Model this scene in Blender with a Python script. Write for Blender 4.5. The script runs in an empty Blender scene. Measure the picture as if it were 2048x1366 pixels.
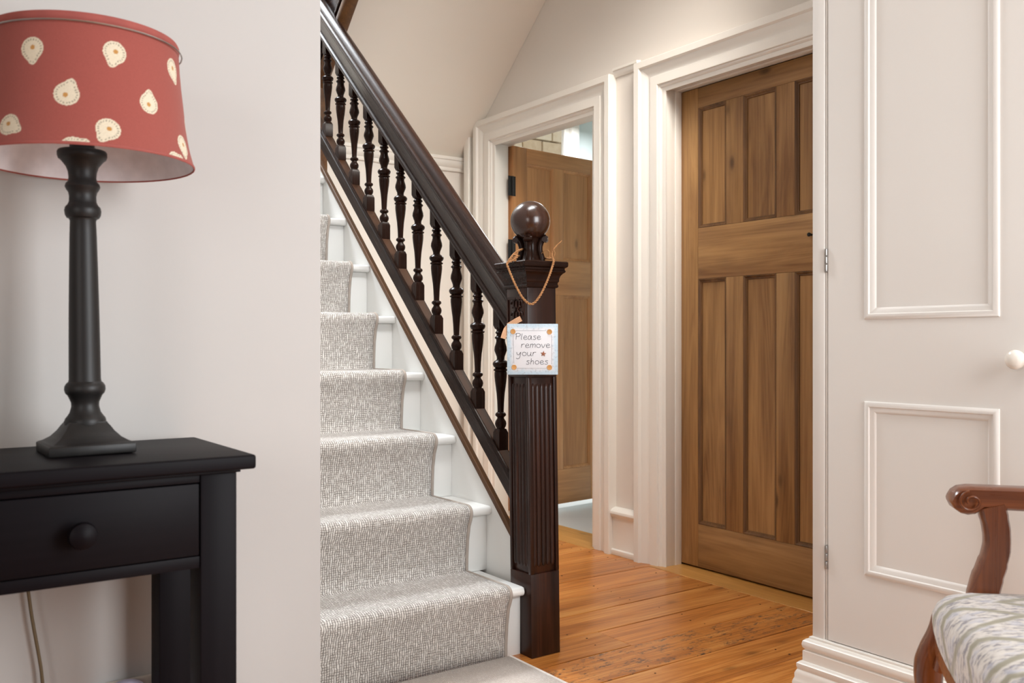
import bpy, bmesh, math, random
from mathutils import Vector, Matrix
random.seed(7)
PI = math.pi
C = bpy.context.scene.collection
scn = bpy.context.scene

# ------------------------------------------------------------------ camera, world, lights, exposure
# world axes: +X runs along the stair treads / floor boards, +Y runs up the stairs, camera at the origin
CAMH = 0.93
F = 1840.0
cd = bpy.data.cameras.new('camera'); cam = bpy.data.objects.new('camera', cd); C.objects.link(cam)
cam.location = (0, 0, CAMH); cam.rotation_euler = (PI/2, 0, -math.radians(35.11))
cd.sensor_width = 36; cd.lens = F*36/2048; cd.clip_start = 0.02
cd.dof.use_dof = True; cd.dof.focus_distance = 2.75; cd.dof.aperture_fstop = 7.5
scn.camera = cam
scn.view_settings.view_transform = 'Standard'; scn.view_settings.look = 'None'
scn.view_settings.gamma = 1; scn.view_settings.use_curve_mapping = False
scn.view_settings.exposure = -0.18
w = bpy.data.worlds.new('world'); scn.world = w; w.use_nodes = True
bg = w.node_tree.nodes['Background']; bg.inputs[0].default_value = (0.93, 0.96, 1.0, 1); bg.inputs[1].default_value = 1.0

def area(name, loc, target, size, size_y, power, col):
    l = bpy.data.lights.new(name, 'AREA'); l.shape = 'RECTANGLE'; l.size = size; l.size_y = size_y
    l.energy = power; l.color = col
    o = bpy.data.objects.new(name, l); C.objects.link(o); o.location = loc
    o.rotation_euler = (Vector(target)-Vector(loc)).to_track_quat('-Z', 'Y').to_euler()
    return o
area('front_window_light', (1.62, -0.7, 1.35), (1.45, 3.2, 0.7), 1.0, 1.5, 76, (0.945, 0.975, 1.0))
area('landing_window_light', (1.15, 5.0, 4.2), (1.35, 2.6, 0.8), 1.0, 1.2, 260, (0.88, 0.94, 1.0))
area('bathroom_fill_light', (3.9, 4.7, 2.55), (3.9, 4.6, 0.0), 0.9, 0.9, 60, (0.93, 0.97, 1.0))  # overhead fill added in the next room, besides its window
hl = area('hall_fill_light', (2.2, 2.15, 2.72), (2.10, 4.2, 0.35), 0.5, 0.5, 15, (1.0, 0.95, 0.88)); hl.data.spread = math.radians(80)  # unseen lamp added to brighten the end wall of the hall
fl_ = area('stair_fill_light', (1.45, 1.82, 2.70), (1.30, 3.3, 0.2), 0.8, 0.35, 13, (0.96, 0.98, 1.0)); fl_.data.spread = math.radians(110)  # unseen lamp added above the newel to brighten the risers

sd_ = area('side_fill_light', (-1.7, -.35, 1.25), (2.1, 1.2, .60), 1.1, 1.3, 9, (1.0, 0.97, 0.95)); sd_.data.spread = math.radians(90)  # unseen source added on the left to lift the cupboard front

def at(u, v, d):
    """world point seen at reference pixel (u, v) at distance d along the view axis"""
    a = (u-1024)/F*d
    return Vector((a*.8180+d*.5752, -a*.5752+d*.8180, CAMH-(v-683)/F*d))

# ------------------------------------------------------------------ materials
def new_mat(name):
    m = bpy.data.materials.new(name); m.use_nodes = True
    nt = m.node_tree; p = nt.nodes['Principled BSDF']
    return m, nt, p
def N(nt, t, **kw):
    n = nt.nodes.new(t)
    for k, v in kw.items(): setattr(n, k, v)
    return n
def L(nt, a, b): nt.links.new(a, b)
def val(nt, op, a, b=None, clamp=False):
    n = N(nt, 'ShaderNodeMath', operation=op); n.use_clamp = clamp
    for i, x in enumerate((a, b)):
        if x is None: continue
        if isinstance(x, (int, float)): n.inputs[i].default_value = x
        else: L(nt, x, n.inputs[i])
    return n.outputs[0]
def ramp(nt, fac, stops):
    n = N(nt, 'ShaderNodeValToRGB'); e = n.color_ramp.elements
    while len(e) < len(stops): e.new(0.5)
    for i, (p, c) in enumerate(stops): e[i].position = p; e[i].color = (*c, 1)
    L(nt, fac, n.inputs[0]); return n.outputs[0]
def mixc(nt, fac, a, b, mode='MIX'):
    n = N(nt, 'ShaderNodeMix', data_type='RGBA', blend_type=mode)
    for sock, x in ((n.inputs[0], fac), (n.inputs[6], a), (n.inputs[7], b)):
        if isinstance(x, (int, float)): sock.default_value = x
        elif isinstance(x, tuple): sock.default_value = (*x, 1)
        else: L(nt, x, sock)
    return n.outputs[2]
def bump(nt, p, h, strength, dist):
    b = N(nt, 'ShaderNodeBump'); b.inputs['Strength'].default_value = strength; b.inputs['Distance'].default_value = dist
    L(nt, h, b.inputs['Height']); L(nt, b.outputs[0], p.inputs['Normal'])
def noise(nt, vec, scale, detail=4, rough=.5, dist=0.0):
    n = N(nt, 'ShaderNodeTexNoise'); n.inputs['Scale'].default_value = scale; n.inputs['Detail'].default_value = detail
    n.inputs['Roughness'].default_value = rough; n.inputs['Distortion'].default_value = dist
    if vec is not None: L(nt, vec, n.inputs['Vector'])
    return n.outputs[0]
PITCH = [0.0]
def objvec(nt, scale=(1, 1, 1), rnd=0.0):
    tc = N(nt, 'ShaderNodeTexCoord'); mp = N(nt, 'ShaderNodeMapping')
    mp.inputs['Scale'].default_value = scale
    src = tc.outputs['Object']
    if PITCH[0]:
        vr = N(nt, 'ShaderNodeVectorRotate', rotation_type='X_AXIS'); vr.inputs['Angle'].default_value = -PITCH[0]
        L(nt, src, vr.inputs['Vector']); src = vr.outputs[0]
    if rnd:
        oi = N(nt, 'ShaderNodeObjectInfo'); r = val(nt, 'MULTIPLY', oi.outputs['Random'], rnd)
        cb = N(nt, 'ShaderNodeCombineXYZ')
        for i in range(3): L(nt, r, cb.inputs[i])
        ad = N(nt, 'ShaderNodeVectorMath', operation='ADD'); L(nt, src, ad.inputs[0]); L(nt, cb.outputs[0], ad.inputs[1]); src = ad.outputs[0]
    L(nt, src, mp.inputs['Vector']); return mp.outputs[0]

def paint(name, col, rough=.55, var=.03, bs=.05, scale=260):
    m, nt, p = new_mat(name)
    v = objvec(nt)
    n1 = noise(nt, v, 1.3, 3)
    a = tuple(max(0, c*(1-var)) for c in col); b = tuple(min(1, c*(1+var)) for c in col)
    L(nt, ramp(nt, n1, [(.3, a), (.7, b)]), p.inputs['Base Color'])
    p.inputs['Roughness'].default_value = rough
    bump(nt, p, noise(nt, v, scale, 2), bs, .0006)
    return m
def wood(name, dark, mid, light, axis, rough=.4, rnd=17.0, knots=0.0, across=14.0, coat=0.0, line=.35, hue=0.0, bs=.12, spec=None):
    m, nt, p = new_mat(name)
    sc = [across]*3; sc[axis] = 1.0
    v = objvec(nt, tuple(sc), rnd)
    k = None
    if knots:
        ks = [7.5]*3; ks[axis] = 3.4
        kv = objvec(nt, tuple(ks), rnd)
        vo = N(nt, 'ShaderNodeTexVoronoi'); vo.inputs['Scale'].default_value = 1.0; L(nt, kv, vo.inputs['Vector'])
        ms = [1.0]*3
        d = vo.outputs['Distance']
        k = ramp(nt, d, [(.04, (1, 1, 1)), (.08, (.6, .6, .6)), (.12, (.22, .22, .22)), (.26, (0, 0, 0))])
    n1 = noise(nt, v, 1.0, 6, .6, .9)
    fs = [across*7]*3; fs[axis] = 2.2
    n2 = noise(nt, objvec(nt, tuple(fs), rnd), 1.0, 5, .65)
    wv = [across*1.1]*3; wv[axis] = .35
    n3 = noise(nt, objvec(nt, tuple(wv), rnd), 1.0, 2, .4, 2.2)
    rings = val(nt, 'PINGPONG', val(nt, 'MULTIPLY', n3, 9.0), .5)
    g = val(nt, 'ADD', val(nt, 'MULTIPLY', n1, .62), val(nt, 'MULTIPLY', n2, .20))
    g = val(nt, 'ADD', g, val(nt, 'MULTIPLY', rings, line))
    col = ramp(nt, g, [(.28, dark), (.50, mid), (.74, light)])
    if hue:
        oi = N(nt, 'ShaderNodeObjectInfo'); hs = N(nt, 'ShaderNodeHueSaturation')
        rr = val(nt, 'ADD', val(nt, 'MULTIPLY', oi.outputs['Random'], hue), 1-hue/2)
        L(nt, rr, hs.inputs['Value']); L(nt, col, hs.inputs['Color']); col = hs.outputs[0]
    if k is not None: col = mixc(nt, val(nt, 'MULTIPLY', k, knots), col, tuple(c*.30 for c in dark))
    L(nt, col, p.inputs['Base Color'])
    L(nt, val(nt, 'ADD', val(nt, 'MULTIPLY', n2, .05), rough-.025), p.inputs['Roughness'])
    p.inputs['Coat Weight'].default_value = coat; p.inputs['Coat Roughness'].default_value = .18
    if spec is not None: p.inputs['Specular IOR Level'].default_value = spec
    bump(nt, p, g, bs, .0012)
    return m
M = {}
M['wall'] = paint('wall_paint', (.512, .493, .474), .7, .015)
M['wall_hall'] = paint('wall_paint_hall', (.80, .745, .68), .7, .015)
M['ceil'] = paint('ceiling_paint', (.85, .785, .695), .8, .01)
M['trim'] = paint('trim_gloss_paint', (.86, .82, .755), .30, .01, .02, 90)
M['stairwhite'] = paint('stair_white_paint', (.86, .86, .835), .32, .015, .03, 90)
M['cup'] = paint('cupboard_paint', (.76, .725, .68), .55, .012, .05, 200)
M['knobw'] = paint('cream_knob_paint', (.85, .80, .72), .22, .01, .01)
M['blue'] = paint('pale_blue_paint', (.66, .735, .725), .6, .01)
M['lino'] = paint('pale_lino', (.66, .68, .68), .25, .02, .02)
dk = ((.009, .0035, .002), (.022, .0085, .005), (.058, .022, .011))
for ax, nm in ((0, 'x'), (1, 'y'), (2, 'z')):
    M['dark'+nm] = wood('dark_stained_wood_'+nm, *dk, ax, .27, knots=0, across=22, coat=.0, spec=.14, line=.12, bs=.02)
    M['pine'+nm] = wood('waxed_pine_'+nm, (.16, .068, .020), (.37, .195, .068), (.52, .31, .13), ax, .48, knots=.8, across=9, line=.13, hue=.20, bs=.14)
    M['pineb'+nm] = wood('bathroom_pine_'+nm, (.36, .15, .048), (.60, .285, .108), (.72, .40, .17), ax, .42, knots=.55, across=9, line=.10, hue=.12, bs=.10)
    M['mould'+nm] = wood('darker_pine_moulding_'+nm, (.055, .022, .006), (.17, .078, .024), (.34, .175, .062), ax, .5, across=11, line=.12, bs=.1)  # darker tone than the leaf, for the panel mouldings
PITCH[0] = math.radians(42.5)
M['darkrake'] = wood('dark_stained_raked_rail', *dk, 1, .27, knots=0, across=26, coat=.0, spec=.25, line=.08, bs=.02)
M['brownstrip'] = wood('brown_varnished_strip', (.055, .022, .007), (.13, .056, .018), (.22, .10, .034), 1, .42, across=18, line=.15)
M['railtop'] = wood('brown_rail_top', (.022, .008, .003), (.052, .020, .008), (.10, .040, .016), 1, .4, across=18, line=.15, bs=.04)
PITCH[0] = 0.0
M['newelwood'] = wood('newel_wood', (.007, .0025, .0015), (.030, .0095, .005), (.12, .033, .013), 2, .30, across=20, coat=.05, line=.14, spec=.3)
M['ballwood'] = wood('ball_wood', (.014, .005, .003), (.036, .012, .006), (.085, .027, .010), 2, .24, across=14, coat=.3, line=.12)
M['blackwood'] = wood('black_painted_wood', (.0035, .0025, .0035), (.0055, .004, .0055), (.010, .008, .009), 0, .5, across=30, line=.1, bs=.06, spec=.10)
M['blackwoodz'] = wood('black_painted_wood_z', (.0035, .0025, .0035), (.0055, .004, .0055), (.009, .007, .008), 2, .5, across=30, line=.1, bs=.06, spec=.10)
M['lampwood'] = wood('charcoal_lamp_wood', (.008, .0072, .0072), (.014, .0125, .012), (.024, .022, .0205), 2, .46, across=24, line=.12, bs=.08, spec=.35)
M['mahog'] = wood('polished_mahogany', (.060, .014, .0045), (.165, .044, .012), (.32, .10, .030), 0, .28, across=16, coat=.3, line=.2)
M['mahogz'] = wood('polished_mahogany_z', (.060, .014, .0045), (.165, .044, .012), (.32, .10, .030), 2, .28, across=16, coat=.3, line=.2)

def floor_mat(name, a, b, c, axis, stain=0.0):
    m = wood(name, a, b, c, axis, .30, rnd=31.0, knots=.5, across=9, coat=.12, line=.34, hue=.28, bs=.06)
    if stain:
        nt = m.node_tree; p = nt.nodes['Principled BSDF']
        src = p.inputs['Base Color'].links[0].from_socket
        v = objvec(nt, (9, 26, 9)); n = noise(nt, v, 1.6, 6, .75)
        n2 = noise(nt, objvec(nt, (60, 140, 60)), 1.0, 3, .6)
        f = val(nt, 'MULTIPLY', ramp(nt, n, [(.50, (0, 0, 0)), (.58, (1, 1, 1))]), stain)
        f = val(nt, 'MULTIPLY', f, ramp(nt, n2, [(.40, (0, 0, 0)), (.58, (1, 1, 1))]))
        L(nt, mixc(nt, f, src, (.045, .035, .04)), p.inputs['Base Color'])
    return m
fa = ((.25, .070, .012), (.53, .19, .038), (.74, .37, .11))
M['board'] = floor_mat('orange_pine_floorboard', *fa, 0)
M['boardstain'] = floor_mat('stained_pine_floorboard', *fa, 0, .9)
M['thresh'] = floor_mat('pale_pine_threshold', (.45, .20, .045), (.62, .30, .075), (.74, .40, .12), 1)
M['gap'] = paint('dark_gap', (.02, .012, .008), .9, 0)
def simple(name, col, rough=.5, metal=0.0):
    m, nt, p = new_mat(name)
    n = noise(nt, objvec(nt), 40, 3)
    L(nt, ramp(nt, n, [(.3, tuple(x*.92 for x in col)), (.7, tuple(min(1, x*1.06) for x in col))]), p.inputs['Base Color'])
    p.inputs['Roughness'].default_value = rough; p.inputs['Metallic'].default_value = metal
    return m
M['iron'] = simple('black_iron', (.018, .015, .014), .45, .3)
M['steel'] = simple('dull_steel', (.35, .33, .31), .35, .9)
M['plastic'] = simple('white_plastic', (.66, .58, .50), .4)
M['lilac'] = simple('lilac_plastic', (.55, .50, .64), .35)
M['flex'] = simple('brown_flex', (.16, .115, .06), .5)
M['blackplastic'] = simple('black_plastic', (.01, .01, .01), .4)
M['ink'] = simple('dark_ink', (.045, .04, .05), .6)
M['button'] = simple('golden_wooden_button', (.55, .27, .08), .45)
M['rust'] = simple('rusty_star', (.30, .10, .045), .6)
M['taupe'] = None
def ribbon_mat():
    m, nt, p = new_mat('striped_ribbon')
    tc = N(nt, 'ShaderNodeTexCoord'); sx = N(nt, 'ShaderNodeSeparateXYZ'); L(nt, tc.outputs['UV'], sx.inputs[0])
    s = val(nt, 'PINGPONG', val(nt, 'MULTIPLY', sx.outputs[1], 5.0), .5)
    L(nt, ramp(nt, s, [(.22, (.50, .16, .05)), (.28, (.78, .58, .38))]), p.inputs['Base Color']); p.inputs['Roughness'].default_value = .7
    return m
M['ribbon'] = ribbon_mat()
def twine_mat():
    m, nt, p = new_mat('jute_twine')
    n = noise(nt, objvec(nt), 420, 4)
    L(nt, ramp(nt, n, [(.3, (.20, .075, .022)), (.7, (.56, .28, .11))]), p.inputs['Base Color']); p.inputs['Roughness'].default_value = .85
    return m
M['twine'] = twine_mat()
def sign_mat():
    m, nt, p = new_mat('distressed_sign_face')
    tc = N(nt, 'ShaderNodeTexCoord'); sx = N(nt, 'ShaderNodeSeparateXYZ'); L(nt, tc.outputs['Object'], sx.inputs[0])
    e = val(nt, 'MAXIMUM', val(nt, 'ABSOLUTE', sx.outputs[0]), val(nt, 'ABSOLUTE', sx.outputs[2]))
    n = noise(nt, objvec(nt), 55, 4)
    e = val(nt, 'ADD', e, val(nt, 'MULTIPLY', val(nt, 'SUBTRACT', n, .5), .018))
    f = ramp(nt, e, [(.056, (0, 0, 0)), (.067, (1, 1, 1))])
    col = mixc(nt, f, (.72, .71, .73), (.50, .62, .70))
    e2 = val(nt, 'MULTIPLY', ramp(nt, e, [(.052, (0, 0, 0)), (.060, (1, 1, 1))]), ramp(nt, noise(nt, objvec(nt), 150, 5, .7), [(.54, (0, 0, 0)), (.60, (1, 1, 1))]))
    col = mixc(nt, val(nt, 'MULTIPLY', e2, .55), col, (.33, .33, .37))
    L(nt, col, p.inputs['Base Color']); p.inputs['Roughness'].default_value = .6
    return m
M['sign'] = sign_mat()
M['signedge'] = simple('sign_edge', (.62, .66, .68), .6)
def carpet_mat(name, light, mid, dark, pitch):
    m, nt, p = new_mat(name)
    tc = N(nt, 'ShaderNodeTexCoord')
    nz = N(nt, 'ShaderNodeTexNoise'); nz.inputs['Scale'].default_value = 38; nz.inputs['Detail'].default_value = 3
    L(nt, tc.outputs['UV'], nz.inputs['Vector'])
    sub = N(nt, 'ShaderNodeVectorMath', operation='SUBTRACT'); L(nt, nz.outputs['Color'], sub.inputs[0]); sub.inputs[1].default_value = (.5, .5, .5)
    scl = N(nt, 'ShaderNodeVectorMath', operation='SCALE'); L(nt, sub.outputs[0], scl.inputs[0]); scl.inputs['Scale'].default_value = .011
    add = N(nt, 'ShaderNodeVectorMath', operation='ADD'); L(nt, tc.outputs['UV'], add.inputs[0]); L(nt, scl.outputs[0], add.inputs[1])
    sx = N(nt, 'ShaderNodeSeparateXYZ'); L(nt, add.outputs[0], sx.inputs[0])
    gx = val(nt, 'DIVIDE', sx.outputs[0], pitch); gy = val(nt, 'DIVIDE', sx.outputs[1], pitch)
    px = val(nt, 'PINGPONG', gx, .5); py = val(nt, 'PINGPONG', gy, .5)
    cb = N(nt, 'ShaderNodeCombineXYZ'); L(nt, val(nt, 'FLOOR', val(nt, 'ADD', gx, .0)), cb.inputs[0]); L(nt, val(nt, 'FLOOR', gy), cb.inputs[1])
    wn = N(nt, 'ShaderNodeTexWhiteNoise', noise_dimensions='2D'); L(nt, cb.outputs[0], wn.inputs['Vector'])
    r = wn.outputs['Value']
    hx = ramp(nt, px, [(.02, (0, 0, 0)), (.24, (1, 1, 1))]); hy = ramp(nt, py, [(.0, (0, 0, 0)), (.20, (1, 1, 1))])
    big = noise(nt, tc.outputs['UV'], 30, 3)
    hgt = val(nt, 'MULTIPLY', hx, val(nt, 'MAXIMUM', hy, ramp(nt, r, [(.55, (0, 0, 0)), (.75, (1, 1, 1))])))
    base = mixc(nt, ramp(nt, r, [(.0, (0, 0, 0)), (1, (1, 1, 1))]), mid, light)
    base = mixc(nt, ramp(nt, big, [(.35, (0, 0, 0)), (.75, (.35, .35, .35))]), base, mid)
    col = mixc(nt, hgt, dark, base)
    L(nt, col, p.inputs['Base Color']); p.inputs['Roughness'].default_value = .95
    p.inputs['Sheen Weight'].default_value = .25
    bump(nt, p, hgt, .7, .0022)
    return m
M['carpet'] = carpet_mat('woven_loop_carpet', (.80, .765, .725), (.62, .575, .53), (.17, .145, .125), .0068)
M['mat'] = carpet_mat('taupe_loop_mat', (.88, .79, .72), (.82, .72, .645), (.55, .47, .41), .0044)
M['binding'] = simple('taupe_binding', (.40, .345, .30), .9)
M['matbinding'] = simple('pale_binding', (.66, .60, .55), .9)
def fabric_seat():
    m, nt, p = new_mat('flame_stitch_fabric')
    tc = N(nt, 'ShaderNodeTexCoord'); sx = N(nt, 'ShaderNodeSeparateXYZ'); L(nt, tc.outputs['Object'], sx.inputs[0])
    v = val(nt, 'SUBTRACT', sx.outputs[0], sx.outputs[2])
    zz = val(nt, 'PINGPONG', val(nt, 'ADD', sx.outputs[1], .03), .075)
    nz = noise(nt, objvec(nt), 60, 3)
    q = val(nt, 'ADD', val(nt, 'ADD', v, val(nt, 'MULTIPLY', zz, 1.5)), val(nt, 'MULTIPLY', nz, .008))
    fr = val(nt, 'DIVIDE', val(nt, 'PINGPONG', q, .050), .050)
    sp = noise(nt, objvec(nt, (60, 120, 60)), 1.0, 4, .6)
    sp2 = noise(nt, objvec(nt, (24, 60, 24)), 1.0, 3, .6)
    col = ramp(nt, sp, [(.38, (.24, .22, .24)), (.50, (.56, .515, .47)), (.66, (.64, .60, .55))])
    col = mixc(nt, ramp(nt, sp2, [(.52, (0, 0, 0)), (.60, (.6, .6, .6))]), col, (.47, .47, .53))
    ol = ramp(nt, fr, [(.14, (1, 1, 1)), (.24, (.6, .6, .6)), (.32, (0, 0, 0))])
    ol = val(nt, 'MULTIPLY', ol, ramp(nt, noise(nt, objvec(nt, (14, 14, 14)), 1.0, 2), [(.34, (.55, .55, .55)), (.5, (1, 1, 1))]))
    col = mixc(nt, val(nt, 'MULTIPLY', ol, .92), col, (.27, .245, .165))
    L(nt, col, p.inputs['Base Color']); p.inputs['Roughness'].default_value = .85; p.inputs['Sheen Weight'].default_value = .2
    bump(nt, p, noise(nt, objvec(nt), 600, 2), .2, .001)
    return m
M['seatfab'] = fabric_seat()
def shade_fab():
    m, nt, p = new_mat('printed_pink_linen')
    at_ = N(nt, 'ShaderNodeVertexColor'); at_.layer_name = 'print'
    wv = noise(nt, objvec(nt, (260, 260, 900)), 1.0, 2)
    wv2 = noise(nt, objvec(nt, (900, 900, 260)), 1.0, 2)
    k = ramp(nt, val(nt, 'MULTIPLY', val(nt, 'ADD', wv, wv2), .5), [(.3, (.86, .84, .84)), (.7, (1.0, 1.0, 1.0))])
    L(nt, mixc(nt, 1.0, at_.outputs['Color'], k, 'MULTIPLY'), p.inputs['Base Color']); p.inputs['Roughness'].default_value = .9
    p.inputs['Sheen Weight'].default_value = .15
    return m
M['shade'] = shade_fab()
M['shadetrim'] = simple('pink_trim', (.34, .085, .07), .9)
M['lining'] = simple('white_shade_lining', (.78, .73, .75), .8)
def brick_mat():
    m, nt, p = new_mat('sandstone_brick')
    oi = N(nt, 'ShaderNodeObjectInfo'); n = noise(nt, objvec(nt, rnd=9.0), 22, 5)
    f = val(nt, 'ADD', val(nt, 'MULTIPLY', oi.outputs['Random'], .5), val(nt, 'MULTIPLY', n, .5))
    L(nt, ramp(nt, f, [(.2, (.62, .45, .27)), (.5, (.76, .62, .42)), (.8, (.84, .74, .56))]), p.inputs['Base Color']); p.inputs['Roughness'].default_value = .9
    return m
M['brick'] = brick_mat()
M['mortar'] = simple('pale_mortar', (.70, .62, .50), .95)
def glass_mat():
    m, nt, p = new_mat('window_glass')
    p.inputs['Base Color'].default_value = (1, 1, 1, 1); p.inputs['Roughness'].default_value = 0
    p.inputs['Transmission Weight'].default_value = 1; p.inputs['IOR'].default_value = 1.02
    return m
M['glass'] = glass_mat()

# ------------------------------------------------------------------ mesh helpers
def empty(name, loc=(0, 0, 0), rot=(0, 0, 0), parent=None):
    o = bpy.data.objects.new(name, None); C.objects.link(o); o.location = loc; o.rotation_euler = rot; o.empty_display_size = .05
    if parent: o.parent = parent
    return o
def tag(o, label=None, cat=None, group=None, kind=None):
    for k, v in (('label', label), ('category', cat), ('group', group), ('kind', kind)):
        if v: o[k] = v
    return o
class B:
    def __init__(s): s.v = []; s.f = []; s.uv = None
    def add(s, vs, fs):
        n = len(s.v); s.v += [tuple(x) for x in vs]; s.f += [tuple(i+n for i in f) for f in fs]; return s
    def box(s, x0, x1, y0, y1, z0, z1):
        x0, x1 = sorted((x0, x1)); y0, y1 = sorted((y0, y1)); z0, z1 = sorted((z0, z1))
        vs = [(x, y, z) for z in (z0, z1) for y in (y0, y1) for x in (x0, x1)]
        return s.add(vs, [(0, 2, 3, 1), (4, 5, 7, 6), (0, 1, 5, 4), (2, 6, 7, 3), (0, 4, 6, 2), (1, 3, 7, 5)])
    def lathe(s, prof, c=(0, 0, 0), seg=32, lobes=None):
        vs = []; n = len(prof)
        for r, z in prof:
            for k in range(seg):
                a = 2*PI*k/seg; rr = r*(lobes(a, z) if lobes else 1)
                vs.append((c[0]+rr*math.cos(a), c[1]+rr*math.sin(a), c[2]+z))
        fs = []
        for i in range(n-1):
            for k in range(seg):
                k2 = (k+1) % seg
                fs.append((i*seg+k, i*seg+k2, (i+1)*seg+k2, (i+1)*seg+k))
        fs.append(tuple(range(seg-1, -1, -1))); fs.append(tuple((n-1)*seg+k for k in range(seg)))
        return s.add(vs, fs)
    def loft(s, rings, caps=True, closed=True):
        n = len(rings[0]); vs = [p for r in rings for p in r]; fs = []
        for i in range(len(rings)-1):
            for k in range(n if closed else n-1):
                k2 = (k+1) % n
                fs.append((i*n+k, i*n+k2, (i+1)*n+k2, (i+1)*n+k))
        if caps: fs.append(tuple(range(n-1, -1, -1))); fs.append(tuple((len(rings)-1)*n+k for k in range(n)))
        return s.add(vs, fs)
    def tube(s, pts, r, seg=8, caps=True):
        pts = [Vector(p) for p in pts]; rings = []
        rr = r if isinstance(r, (list, tuple)) else [r]*len(pts)
        up = None
        for i, p in enumerate(pts):
            t = (pts[min(i+1, len(pts)-1)]-pts[max(i-1, 0)]).normalized()
            if up is None:
                up = Vector((0, 0, 1)) if abs(t.z) < .9 else Vector((1, 0, 0))
            up = (up-t*up.dot(t)).normalized(); sd = t.cross(up)
            rings.append([p+(up*math.sin(2*PI*k/seg)+sd*math.cos(2*PI*k/seg))*rr[i] for k in range(seg)])
        return s.loft(rings, caps)
    def prism(s, poly, axis, a, b):
        def mk(q, h):
            if axis == 0: return (h, q[0], q[1])
            if axis == 1: return (q[0], h, q[1])
            return (q[0], q[1], h)
        return s.loft([[mk(q, a) for q in poly], [mk(q, b) for q in poly]])
    def build(s, name, mat, parent=None, bevel=0, seg=2, smooth=40, loc=None, rot=None, sub=0):
        me = bpy.data.meshes.new(name); me.from_pydata(s.v, [], s.f); me.update()
        bm = bmesh.new(); bm.from_mesh(me); bmesh.ops.recalc_face_normals(bm, faces=bm.faces)
        if bevel: bmesh.ops.bevel(bm, geom=[e for e in bm.edges if len(e.link_faces) == 2 and e.calc_face_angle(0) > .5], offset=bevel, segments=seg, affect='EDGES', profile=.5)
        bm.to_mesh(me); bm.free()
        me.materials.append(M[mat] if isinstance(mat, str) else mat)
        if smooth:
            me.polygons.foreach_set('use_smooth', [True]*len(me.polygons)); me.set_sharp_from_angle(angle=math.radians(smooth))
        o = bpy.data.objects.new(name, me); C.objects.link(o)
        if parent: o.parent = parent
        if loc: o.location = loc
        if rot: o.rotation_euler = rot
        if sub:
            md = o.modifiers.new('sub', 'SUBSURF'); md.levels = sub; md.render_levels = sub
        return o
def box(name, b, mat, parent=None, bevel=.0015, **kw):
    return B().box(*b).build(name, mat, parent, bevel, **kw)
def catmull(pts, n=8):
    P = [Vector(p) for p in pts]; out = []
    for i in range(len(P)-1):
        p0 = P[max(i-1, 0)]; p1 = P[i]; p2 = P[i+1]; p3 = P[min(i+2, len(P)-1)]
        for k in range(n):
            t = k/n
            out.append(.5*((2*p1)+(-p0+p2)*t+(2*p0-5*p1+4*p2-p3)*t*t+(-p0+3*p1-3*p2+p3)*t**3))
    out.append(P[-1]); return out

# ------------------------------------------------------------------ setting: floor
WX = 2.70            # plane of the wall with the two pine doors
floor = empty('floor'); tag(floor, 'orange pine floorboards of the hall', kind='structure')
box('subfloor', (-1.6, WX+.15, -1.6, 4.35, -.06, -.022), 'gap', floor, 0)
ys = [3.88, 3.70, 3.52, 3.34, 3.16, 2.979, 2.791, 2.614, 2.437, 2.254, 2.093, 1.912, 1.735, 1.553, 1.372]
y = 1.372
while y > -1.5: y -= .181; ys.append(y)
ys = [4.24, 4.06]+ys
nails = B()
for i in range(len(ys)-1):
    y1, y0 = ys[i], ys[i+1]
    xend = 2.655 if y0 > 1.9 and not (2.78 < y0 < 3.1) and y0 < 4.0 else WX+.01
    cuts = [-1.6, xend]
    if i == ys.index(2.254): cuts = [-1.6, 1.92, xend]
    elif i % 4 == 1: cuts = [-1.6, .55, xend]
    elif i % 4 == 3: cuts = [-1.6, 1.02, xend]
    for a, b_ in zip(cuts[:-1], cuts[1:]):
        st = 'boardstain' if abs(y1-2.093) < .01 else 'board'
        box('floor_board', (a+.0008, b_-.0008, y0+.0019, y1-.0019, -.022, 0+random.uniform(-.0006, .0004)), st, floor, .0012, seg=1)
    for jx in (.95, 1.38, 1.83, 2.26, 2.6):
        for q in (.025, .075, .148):
            if random.random() < .8:
                x = jx+random.uniform(-.02, .02); yy = y0+q*(y1-y0)/.18+random.uniform(-.006, .006); r = random.uniform(.0022, .0042)
                nails.add([(x+r*1.2*math.cos(k*PI/3), yy+r*math.sin(k*PI/3), .0006) for k in range(6)], [(0, 1, 2, 3, 4, 5)])
tag(nails.build('nail_heads', 'gap', floor, smooth=0), kind='stuff')
for a, b_ in ((1.93, 2.733), (3.18, 3.97)):
    box('threshold_board', (2.655, WX+.085+(.09 if b_ > 3 else .12), a-(.06 if b_ < 3 else .018), b_+(.056 if b_ < 3 else .08), -.022, .0012), 'thresh', floor, .001, seg=1)
tag(box('floor.001', (2.875, 5.4, 2.2, 6.2, -.06, .0), 'lino', None, 0), 'pale grey lino floor beyond the open pine door', kind='structure')

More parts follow.
